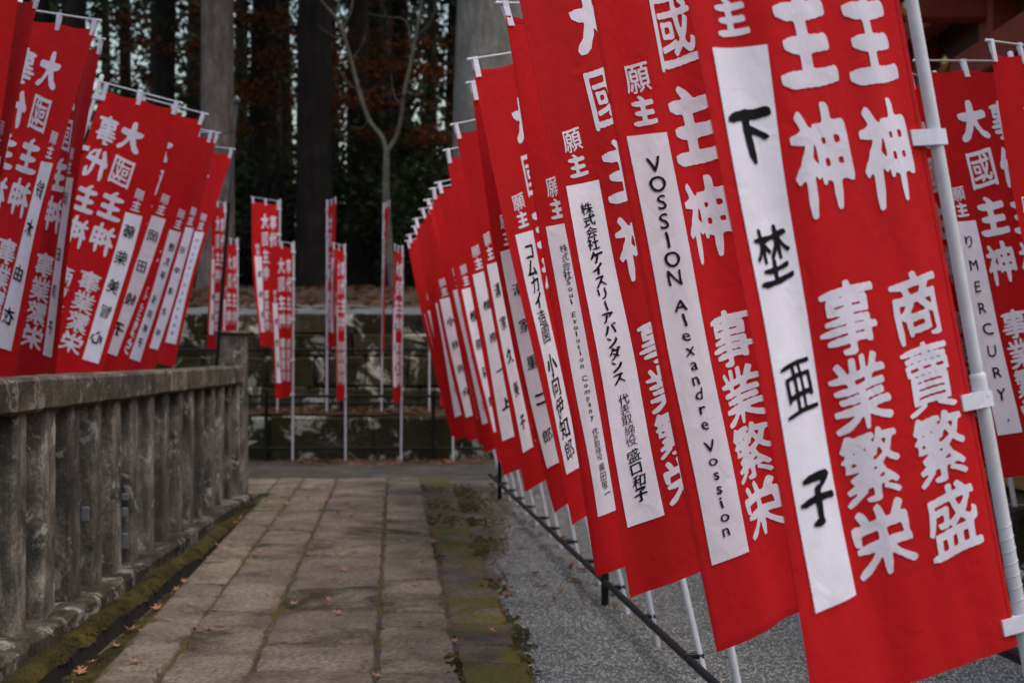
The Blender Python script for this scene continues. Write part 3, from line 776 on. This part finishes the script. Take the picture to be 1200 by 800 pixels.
fr_r = pipe_frame('pipe_rail', 'black steel pipe rail clamping the right row of banner poles', (rail_x(1.8), 1.8, 0), (rail_x(13.9), 13.9, 0), 0, (.125, .72), [(y-1.8)/12.1 for y in (2.0, 7.36, 12.9)], [], .016)
for p in clips:
    bm = bmesh.new(); w = abs(2*(p[0]-rail_x(p[1])))+.026
    add_box(bm, p, (w, .024, .022), .0, 0, .004); bm_obj('clip', bm, M['black'], fr_r)
# ---------------------------------------------------------------- banners in front of the shrine hall
GG = 'red banners in front of the shrine hall'
for X, Y, th, ph, al, st, spec, lab, sd_ in (
  (2.597, 5.463, -.195, .043, 3.936, 2.50, even('山田太', .1, .9, .08), 'red banner at the right picture edge overlapping the Latin lettered one', 301),
  (2.698, 6.058, -.162, .152, 3.559, 2.649, [('り', .05, .15, .06, 'ink')]+even('MERCURY.', .16, .97, .062, 'thin'), 'red banner behind the big pole at right, Latin capitals on its strip', 302),
  (2.471, 6.687, -.157, .083, 3.998, 2.626, even('井上誠', .1, .9, .08), 'red banner seen as a sliver between frontmost banner and big pole', 303)):
    banner((X, Y, 0), th, ph, al, st, spec, lab, GG, 1, sd_, 1)
pipe_frame('pipe_rail', 'black steel pipe rail behind the frontmost banner before the shrine hall', (2.60, 4.6, 0), (2.46, 7.6, 0), 0, (.125, .72), (.1, .9), [])
# ---------------------------------------------------------------- left row, seen from behind so the lettering is mirrored
LG = 'red banners behind the stone fence on the left'
LEFT = [
 (-2.95, 5.908, .117, .068, -.02, 3.029, names('小池真', (.22, .5, .78), .09), 'leftmost red banner behind the stone fence, mostly cut off by the picture edge'),
 (-3.064, 6.494, .248, -.017, -.703, 2.982, names('田中由美', (.20, .48, .7, .88), .09), 'red banner behind the fence whose white strip runs down the left picture edge'),
 (-3.122, 7.255, .237, -.034, -.47, 3.061, names('鈴木由衣', (.15, .36, .60, .83), .088), 'broad red banner left of the leaning white pole, three ribbons along its top'),
 (-2.974, 7.74, .18, -.015, -.755, 2.982, names('岡田涼子', (.12, .43, .64, .84), .075), 'narrow turned red banner squeezed beside the white pole on the left'),
 (-3.32, 8.673, .30, .036, -.188, 3.036, names('藤柴美智心', (.12, .30, .49, .66, .84), .088), 'red banner on the left facing squarely, right of the leaning white pole'),
 (-3.346, 9.269, .335, .053, -.349, 3.09, names('岡田綾子', (.14, .36, .60, .82), .088), 'red banner just right of the squarely facing left one, four dark characters on strip'),
 (-3.285, 10.034, .299, .027, -.523, 3.014, even('徳久平', .07, .40, .062)+even('浅岡桃子', .48, .92, .062), 'third last red banner behind the fence on the left, small crowded characters'),
 (-3.229, 10.787, .253, .045, -.746, 3.043, even('田中清次郎', .1, .95, .055), 'second last red banner behind the fence on the left, curved narrow strip'),
 (-3.44, 11.644, .252, .102, -.473, 3.111, even('株式会社旭山', .05, .42, .034, 'thin')+even('代表取締役田村', .45, .95, .034, 'thin'), 'last red banner behind the fence, nearest the stone end post, tiny lettering'),
]
for i, (X, Y, th, ph, al, st, spec, lab) in enumerate(LEFT):
    banner((X, Y, .35), th, ph, al, st-.35+.012, spec, lab, LG, -1, 140+i*5, 1, .9)
# ---------------------------------------------------------------- two rows of banners at the end of the path
FG = 'red banners before the stone ledge'; BG = 'red banners standing on the stone ledge'
far_txt = ['石井光', '木村弘', '加藤良子', '吉田勇', '伊藤直']
nth = ['first', 'second', 'third', 'fourth', 'last']
for i, (px, al, th, st, tw, fc) in enumerate(((278, 4.62, -.0, 2.62, .05, 1), (343, 4.36, .004, 2.58, -.15, 1), (405, 4.58, -.004, 2.55, -.04, 1), (470, 4.62, .006, 2.53, -.03, 1), (531, 4.5, -.01, 2.50, 0, 1))):
    Y = 17.12; X = (px-600)*Y/1667
    banner((X, Y, 0), th, 0, al, st, even(far_txt[i], .1, .9, .08), f'{nth[i]} red banner from the left standing on the ground before the stone ledge', FG, fc, 400+i, 0, .7, tw)
for i, (px, al, th, st, tw, fc) in enumerate(((266, 4.58, -.01, 2.50, .1, 1), (325, 4.2, .012, 2.53, -.28, 1), (383, 5.03, 0, 2.52, 0, -1), (447, 4.93, .01, 2.48, .08, -1), (503, 4.9, 0, 2.5, 0, -1))):
    Y = 18.05; X = (px-600)*Y/1667
    banner((X, Y, .58), th, 0, al, st+.08, even(far_txt[4-i], .1, .9, .08), f'{nth[i]} red banner from the left standing on top of the stone ledge', BG, fc, 420+i, 0, .7, tw)
pipe_frame('pipe_rail', 'black steel pipe rail in front of the low stone ledge', (-4.3, 17.19, 0), (.2, 17.19, 0), 0, (.16, .79), [(x+4.3)/4.5 for x in (-4.2, -2.97, -.95)], [], .018)
pipe_frame('pipe_rail', 'black steel pipe rail standing on top of the stone ledge', (-4.6, 18.11, 0), (.2, 18.11, 0), .55, (.12, .80), [(x+4.6)/4.8 for x in (-4.4, -2.18, -.2)], [], .018)
# ---------------------------------------------------------------- leaning steel pole by the end of the fence
sp = empty('steel_pole', (-2.62, 12.3, .35)); tag(sp, 'thin leaning dark steel pole with a finial above the fence end post', 'pole')
A, B, C3 = Vector((-2.62, 12.3, .33)), Vector((-2.44, 12.25, 2.6)), Vector((-2.365, 12.2, 3.44))
tube('lower_section', [A, B], .017, M['black'], sp, 10); tube('upper_section', [B, C3], .013, M['steel'], sp, 10)
tube('finial', [C3, C3+Vector((0, 0, .02)), C3+Vector((0, 0, .05)), C3+Vector((0, 0, .075))], [.016, .03, .03, .008], M['steel'], sp, 10)
tube('guy_wire', [C3-Vector((0, 0, .22)), Vector((-3.0, 12.1, 3.02)), Vector((-4.6, 11.9, 2.9))], .004, M['black'], sp, 5)
# ---------------------------------------------------------------- shrine hall on the right
hall = empty('shrine_hall', (4.6, 10, 0)); tag(hall, 'dark vermilion timber shrine hall on a stone base behind the right banners', 'building')
z = 0
for hrow in (.26, .25):
    y = 4.4+rnd.uniform(0, .3)
    while y < 15.5:
        w = rnd.uniform(.6, 1.1); rough_block('base_stone', hall, (3.15, y+w/2, z+hrow/2), (.4, w-.015, hrow-.012), M['wall'], .012, rnd.random()*9); y += w
    z += hrow
bm = bmesh.new(); add_box(bm, (4.9, 10, .58), (3.92, 11.2, .14), 0, 0, .01); bm_obj('veranda_floor', bm, M['timber'], hall)
for i in range(6):
    bm = bmesh.new(); add_box(bm, (3.75, 4.9+i*2.0, 2.9), (.26, .26, 4.5), 0, 0, .03); bm_obj('pillar', bm, M['vermilion'], hall)
for i in range(5):
    bm = bmesh.new(); add_box(bm, (3.86, 5.9+i*2.0, 2.8), (.06, 1.72, 4.28), 0, 0, .005); bm_obj('wall_panel', bm, M['darkwood'], hall)
for zz_, hh, xx in ((1.0, .18, 3.72), (2.7, .2, 3.70), (3.55, .26, 3.64), (4.15, .2, 3.58), (4.6, .3, 3.5)):
    bm = bmesh.new(); add_box(bm, (xx, 10, zz_), (.2, 11.0, hh), 0, 0, .015); bm_obj('tie_beam', bm, M['vermilion'], hall)
for i in range(6):
    bm = bmesh.new(); add_box(bm, (3.38, 4.9+i*2.0, 3.95), (.7, .16, .2), 0, 0, .02); bm_obj('bracket_arm', bm, M['vermilion'], hall)
    V, Fc = tube_data([(3.02, 4.9+i*2.0, 3.95), (2.995, 4.9+i*2.0, 3.95)], [.07, .045], 12); mesh('gilt_boss', V, Fc, M['gilt'], hall, True)
V, Fc = tube_data([(3.535, 11.55, 3.66), (3.51, 11.55, 3.66), (3.49, 11.55, 3.66)], [.075, .075, .03], 14); mesh('gilt_boss', V, Fc, M['gilt'], hall, True)
for i in range(26):
    y = 5.4+i*.42; V, Fc = [], []
    bm = bmesh.new(); add_box(bm, (0, 0, 0), (1.9, .09, .11), 0, 0, .008)
    bmesh.ops.rotate(bm, verts=bm.verts, cent=(0, 0, 0), matrix=Matrix.Rotation(-.32, 3, 'Y')); bmesh.ops.translate(bm, verts=bm.verts, vec=(3.85, y, 5.08))
    bm_obj('rafter', bm, M['vermilion'], hall)
rf = mesh('roof', [(2.95, 5.2, 4.92), (2.95, 16.4, 4.92), (5.2, 16.4, 5.68), (5.2, 5.2, 5.68), (7.6, 16.4, 4.62), (7.6, 5.2, 4.62),
                   (2.95, 5.2, 5.12), (2.95, 16.4, 5.12), (5.2, 16.4, 6.2), (5.2, 5.2, 6.2), (7.6, 16.4, 4.82), (7.6, 5.2, 4.82)],
          [(0, 3, 2, 1), (3, 5, 4, 2), (6, 7, 8, 9), (9, 8, 10, 11), (0, 1, 7, 6), (4, 5, 11, 10), (0, 6, 9, 3), (3, 9, 11, 5), (1, 2, 8, 7), (2, 4, 10, 8)], M['darkwood'], hall)
st_ = empty('rough_stone', (2.45, 6.9, 0)); tag(st_, 'rough mossy stone block seen between the front banner and its pole', 'stone')
rough_block('lower_block', st_, (2.50, 6.9, .14), (.5, .9, .32), M['wall'], .03, 3); rough_block('upper_block', st_, (2.52, 6.95, .42), (.42, .8, .26), M['wall'], .03, 5)

# ---------------------------------------------------------------- forest
def trunk_mesh(name, m, parent, x, y, z0, r0, r1, h, lean=0, flare=.35, n=14, rough=.05, seed=0):
    V, Fc = [], []; k = 16
    for i in range(k+1):
        t = (i/k)**1.5; z = h*t
        fl = 1+flare*math.exp(-z/.55)
        r = (r0+(r1-r0)*t)*fl
        for j in range(n):
            a = 6.283*j/n; q = 1+rough*nz(math.cos(a)*1.5+seed, math.sin(a)*1.5+z*.25, 2)+ .10*flare*math.exp(-z/.6)*math.sin(5*a+seed)
            V.append((x+lean*z+r*q*math.cos(a), y+r*q*math.sin(a), z0+z-.15))
    Fc = [(i*n+j, i*n+(j+1) % n, (i+1)*n+(j+1) % n, (i+1)*n+j) for i in range(k) for j in range(n)]
    return mesh(name, V, Fc, m, parent, True)
def sprays(name, seed, n_br, per, H, Rm, size, m, droop=.35, low=.0):
    """conifer crown: drooping branches carrying many small needle sprays (unit at its own base)"""
    r = random.Random(seed); V, Fc = [], []
    for b in range(n_br):
        t = low+(1-low)*(b+r.random())/n_br; a = r.uniform(0, 6.283)
        ln = Rm*(1-t)**.65*r.uniform(.55, 1.1)+.3; z0 = H*t
        d = Vector((math.cos(a), math.sin(a), 0))
        for k in range(per):
            s = r.random()**.7; p = d*ln*s + Vector((0, 0, z0-droop*ln*s*s))
            sp_ = .12+.22*ln*s*.6
            p += Vector((r.gauss(0, sp_), r.gauss(0, sp_), r.gauss(0, sp_*.7)-.1))
            q = size*r.uniform(.6, 1.5); ax = Vector((r.gauss(0, 1), r.gauss(0, 1), r.gauss(-.5, .8))).normalized(); bx = ax.orthogonal().normalized()*q*.42
            bx = (Matrix.Rotation(r.uniform(0, 6.28), 3, ax) @ bx); b0 = len(V)
            V += [p-ax*q, p+bx, p+ax*q, p-bx]; Fc.append((b0, b0+1, b0+2, b0+3))
    me = bpy.data.meshes.new(name); me.from_pydata([tuple(v) for v in V], [], Fc); me.materials.append(m); return me
CR = [sprays('crown', s, 70, 15, 12, 2.3, .13, M['needles']) for s in (1, 2, 3)]
BIG = [sprays('crown', s, 130, 90, 14, 4.6, .20, M['needles']) for s in (11, 12)]
def cedar(x, y, dia, h, bark, label, crown_z, crown, cs=1.0, lean=0, flare=.3, group='cedar trees of the forest'):
    z0 = bank_z(x, y) if y > 19.1 else 0
    root = empty('cedar_tree', (x, y, z0)); tag(root, label, 'tree', group)
    trunk_mesh('trunk', M[bark], root, x, y, z0, dia/2, dia*.28, h, lean, flare, seed=x*3.3)
    c = bpy.data.objects.new('crown', crown); col.objects.link(c); c.parent = root
    c.location = (lean*crown_z, 0, crown_z); c.scale = (cs, cs, (h*1.06-crown_z)/12 if crown in CR else (h*1.06-crown_z)/14); c.rotation_euler = (0, 0, rnd.uniform(0, 6.28))
    return root
def wx(px, Y): return (px-600)*Y/1667
cedar(wx(254, 24), 24, .60, 24, 'bark_brown', 'straight grey brown cedar trunk standing behind the left banners', 10.5, BIG[0], 1.0, 0)
cedar(wx(368, 25), 25, .66, 24, 'bark_shaded', 'thick dark cedar trunk left of the slender forked tree', 9.5, BIG[1], 1.0, 0)
cedar(wx(419, 27), 27, .45, 22, 'bark_shaded', 'dark cedar trunk just left of the slender forked tree', 9.5, BIG[0], .9, 0)
cedar(wx(581, 23), 23, 1.5, 26, 'bark_grey', 'massive pale grey trunk rising behind the right row of banners', 11, BIG[1], 1.15, .012, .5)
# dark cedars further in
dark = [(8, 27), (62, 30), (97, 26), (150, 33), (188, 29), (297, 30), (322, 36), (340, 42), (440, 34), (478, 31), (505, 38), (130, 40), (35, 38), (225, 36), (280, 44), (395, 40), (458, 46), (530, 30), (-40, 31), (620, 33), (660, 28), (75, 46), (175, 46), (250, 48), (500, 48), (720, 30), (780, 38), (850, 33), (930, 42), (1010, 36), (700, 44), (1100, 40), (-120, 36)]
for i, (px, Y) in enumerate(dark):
    cedar(wx(px, Y), Y, rnd.uniform(.3, .52), rnd.uniform(15, 20), 'bark_shaded', 'dark cedar trunk with drooping evergreen crown in the shadowed forest', rnd.uniform(3.2, 6.5), CR[i % 3], rnd.uniform(.85, 1.25), rnd.uniform(-.03, .03), .2, 'dark cedars deep in the forest')
# slender forked tree
ft = empty('forked_tree', (wx(458, 23.4), 23.4, 2.3)); tag(ft, 'slender pale tree forking into two sinuous stems before the dark forest', 'tree')
def px3(x, y, Y=23.4): return (wx(x, Y), Y, CH+(415-y)*Y/1667)
def limb(name, parent, pts, r0, r1, Y=23.4, m='bark_smooth'):
    P3 = [Vector(px3(x, y, Y+dy)) for x, y, dy in pts]; Q = []
    for i in range(len(P3)-1):                          # Catmull-Rom
        a, b, c, d = P3[max(i-1, 0)], P3[i], P3[i+1], P3[min(i+2, len(P3)-1)]
        for k in range(5):
            t = k/5; Q.append(.5*((2*b)+(c-a)*t+(2*a-5*b+4*c-d)*t*t+(3*b-a-3*c+d)*t**3))
    Q.append(P3[-1]); n_ = len(Q)
    return tube(name, Q, [r0+(r1-r0)*i/(n_-1) for i in range(n_)], M[m], parent, 8)
limb('trunk', ft, [(462, 352, 0), (459, 320, 0), (455, 280, 0), (452, 220, 0), (453, 172, 0)], .085, .052)
lb = limb('branch', ft, [(453, 178, 0), (447, 160, 0), (432, 140, .1), (420, 105, .2), (411, 70, .3), (404, 45, .3), (401, 30, .3)],   .042, .026)
limb('twig', lb, [(402, 40, .3), (393, 20, .3), (376, 0, .4), (360, -25, .4)], .026, .012); limb('twig', lb, [(402, 32, .3), (397, 10, .3), (392, -20, .4)], .024, .012)
limb('twig', lb, [(402, 32, .3), (410, 15, .2), (415, -15, .2)], .024, .012)
lb = limb('branch', ft, [(453, 178, 0), (465, 158, 0), (471, 130, -.1), (474, 105, -.2), (481, 75, -.2), (487, 42, -.2), (493, 10, -.2), (497, -25, -.2)], .040, .022)
limb('twig', lb, [(483, 62, -.2), (476, 25, .2), (455, 20, .4), (430, 16, .5)], .014, .007); limb('twig', lb, [(477, 95, -.2), (490, 92, -.3), (500, 75, -.4)], .012, .006)
for a_, b_, c_ in (((487, 42, -.2), (505, 25, -.3), (512, -5, -.3)), ((491, 20, -.2), (478, 5, 0), (470, -15, .1)), ((472, 125, -.1), (462, 112, .1), (458, 88, .2)), ((474, 105, -.2), (486, 112, -.3), (498, 108, -.4)), ((420, 105, .2), (408, 98, .3), (396, 80, .4)), ((411, 70, .3), (424, 52, .2), (430, 28, .1)), ((432, 140, .1), (424, 150, .2), (410, 148, .3)), ((404, 45, .3), (390, 42, .4), (372, 30, .5))):
    limb('twig', ft, [a_, b_, c_], .011, .004)
# bare understorey saplings
for lab, Y, segs in (('dim bare sapling with spreading branches behind the left far banners', 26, [[(312, 345, 0), (312, 290, 0), (316, 240, 0), (330, 190, .2), (334, 130, .3), (330, 90, .3)], [(314, 250, 0), (300, 200, -.2), (294, 150, -.2)], [(314, 262, 0), (330, 215, .3), (352, 185, .4), (372, 150, .4)]]),
                     ('dim thin bare sapling between the dark trunks', 28, [[(396, 345, 0), (396, 280, 0), (398, 220, 0), (394, 150, 0), (398, 90, 0)], [(397, 200, 0), (410, 160, .2), (414, 120, .2)]])):
    sp_ = empty('sapling', px3(segs[0][0][0], segs[0][0][1], Y)); tag(sp_, lab, 'tree')
    for k, s_ in enumerate(segs): limb('trunk' if k == 0 else 'branch', sp_, s_, .05 if k == 0 else .028, .014, Y, 'bark_shaded')
# rust-coloured maples
def broad(name, seed, n, R3, size, m, layers=0, clumps=26):
    r = random.Random(seed); V, Fc = [], []
    cl = [(Vector((r.gauss(0, .45)*R3[0], r.gauss(0, .45)*R3[1], (r.uniform(-.8, .8) if not layers else (r.randrange(layers)/(max(1, layers-1))*1.7-.85))*R3[2])), r.uniform(.16, .36)) for _ in range(clumps)]
    for _ in range(n):
        c, s = r.choice(cl)
        p = c+Vector((r.gauss(0, s)*R3[0]*.8, r.gauss(0, s)*R3[1]*.8, r.gauss(0, s*.28 if layers else s*.6)*R3[2]))
        q = size*r.uniform(.6, 1.4); ax = Vector((r.gauss(0, 1), r.gauss(0, 1), r.gauss(0, .5))).normalized(); bx = Matrix.Rotation(r.uniform(0, 6.28), 3, ax) @ (ax.orthogonal().normalized()*q*.6); b0 = len(V)
        V += [p-ax*q, p+bx, p+ax*q, p-bx]; Fc.append((b0, b0+1, b0+2, b0+3))
    me = bpy.data.meshes.new(name); me.from_pydata([tuple(v) for v in V], [], Fc); me.materials.append(m); return me
for px, py, Y, R3, n, lab, k in ((455, 100, 26.0, (1.9, 1.2, 1.1), 1700, 'rust leaved maple spreading between the forked stems', 1), (320, 85, 28, (1.9, 1.2, 1.2), 1500, 'dim rust leaved maple right of the grey brown trunk', 2), (190, 40, 30, (2.0, 1.2, 1.2), 900, 'dim rust leaved maple above the left banners', 3), (385, 60, 30, (2.2, 1.2, 1.4), 1200, 'dim rust leaved maple behind the thick dark trunk', 4)):
    x, y, z = px3(px, py, Y); z0 = bank_z(x, y); root = empty('maple_tree', (x, y, z0)); tag(root, lab, 'tree', 'maples under the cedars')
    tube('trunk', [(x+.3, y, z0-.1), (x+.2, y, z0+1.5), (x, y, z-.6), (x-.1, y, z+.4)], [.07, .055, .035, .015], M['bark_shaded'], root, 8)
    for q in range(5):
        a = q*1.3; tube('branch', [(x+.05, y, z-.7+.1*q), (x+.7*math.cos(a), y+.5*math.sin(a), z-.3+.12*q), (x+1.4*math.cos(a), y+.8*math.sin(a), z-.1+.15*q)], [.02, .014, .006], M['bark_shaded'], root, 5)
    c = bpy.data.objects.new('crown', broad('crown', 60+k, n, R3, .055, M['maple'], 4)); col.objects.link(c); c.parent = root; c.location = (0, 0, z-z0)
# evergreen shrubs under the trees
SH = [broad('crown', 80+k, 2600, (1.7, 1.2, 1.5), .075, M['broadleaf'], 0, 40) for k in range(3)]
for i, (px, Y, s) in enumerate(((20, 27, 1.1), (120, 29, 1.2), (215, 27.5, 1.0), (290, 32, 1.2), (345, 33, 1.1), (400, 31, 1.0), (490, 27.5, 1.15), (525, 26, .9), (470, 36, 1.3), (170, 35, 1.3), (560, 30, 1.2), (690, 31, 1.3), (800, 30, 1.3), (900, 34, 1.3), (60, 34, 1.3), (250, 38, 1.4), (-20, 30, 1.2))):
    x = wx(px, Y); z0 = bank_z(x, Y); root = empty('evergreen_shrub', (x, Y, z0)); tag(root, 'dark evergreen shrub growing low between the cedar trunks', 'shrub', 'evergreen shrubs under the cedars')
    tube('trunk', [(x, Y, z0-.1), (x+.05, Y, z0+.7*s), (x, Y, z0+1.5*s)], [.05, .035, .015], M['bark_shaded'], root, 6)
    c = bpy.data.objects.new('crown', SH[i % 3]); col.objects.link(c); c.parent = root; c.location = (0, 0, 1.5*s); c.scale = (s, s, s); c.rotation_euler = (0, 0, rnd.uniform(0, 6.28))
# the wood beyond, one leafy mass with gaps of sky
V, Fc = [], []
n_far = 0
while n_far < 25000:
    Y = rnd.uniform(50, 62); x = rnd.uniform(-30, 22); z = 2+18*rnd.random()
    g = nz(x*1.0, z*.55, .55, 3)+.6*nz(x, z, 1.3, 8)+.35*nz(x, z, 3.1, 1)
    if g > .03 or (g > -.08 and rnd.random() < .75): continue
    q = .13*rnd.uniform(.6, 1.5); ax = Vector((rnd.gauss(0, 1), rnd.gauss(0, .6), rnd.gauss(0, 1))).normalized(); bx = Matrix.Rotation(rnd.uniform(0, 6.28), 3, ax) @ (ax.orthogonal().normalized()*q*.6); b0 = len(V); p = Vector((x, Y, z))
    V += [p-ax*q, p+bx, p+ax*q, p-bx]; Fc.append((b0, b0+1, b0+2, b0+3)); n_far += 1
tag(mesh('far_woodland', V, Fc, M['needles']), 'dark wooded background with bright sky showing through gaps', 'forest', kind='stuff')
bpy.data.objects.remove(_fo)
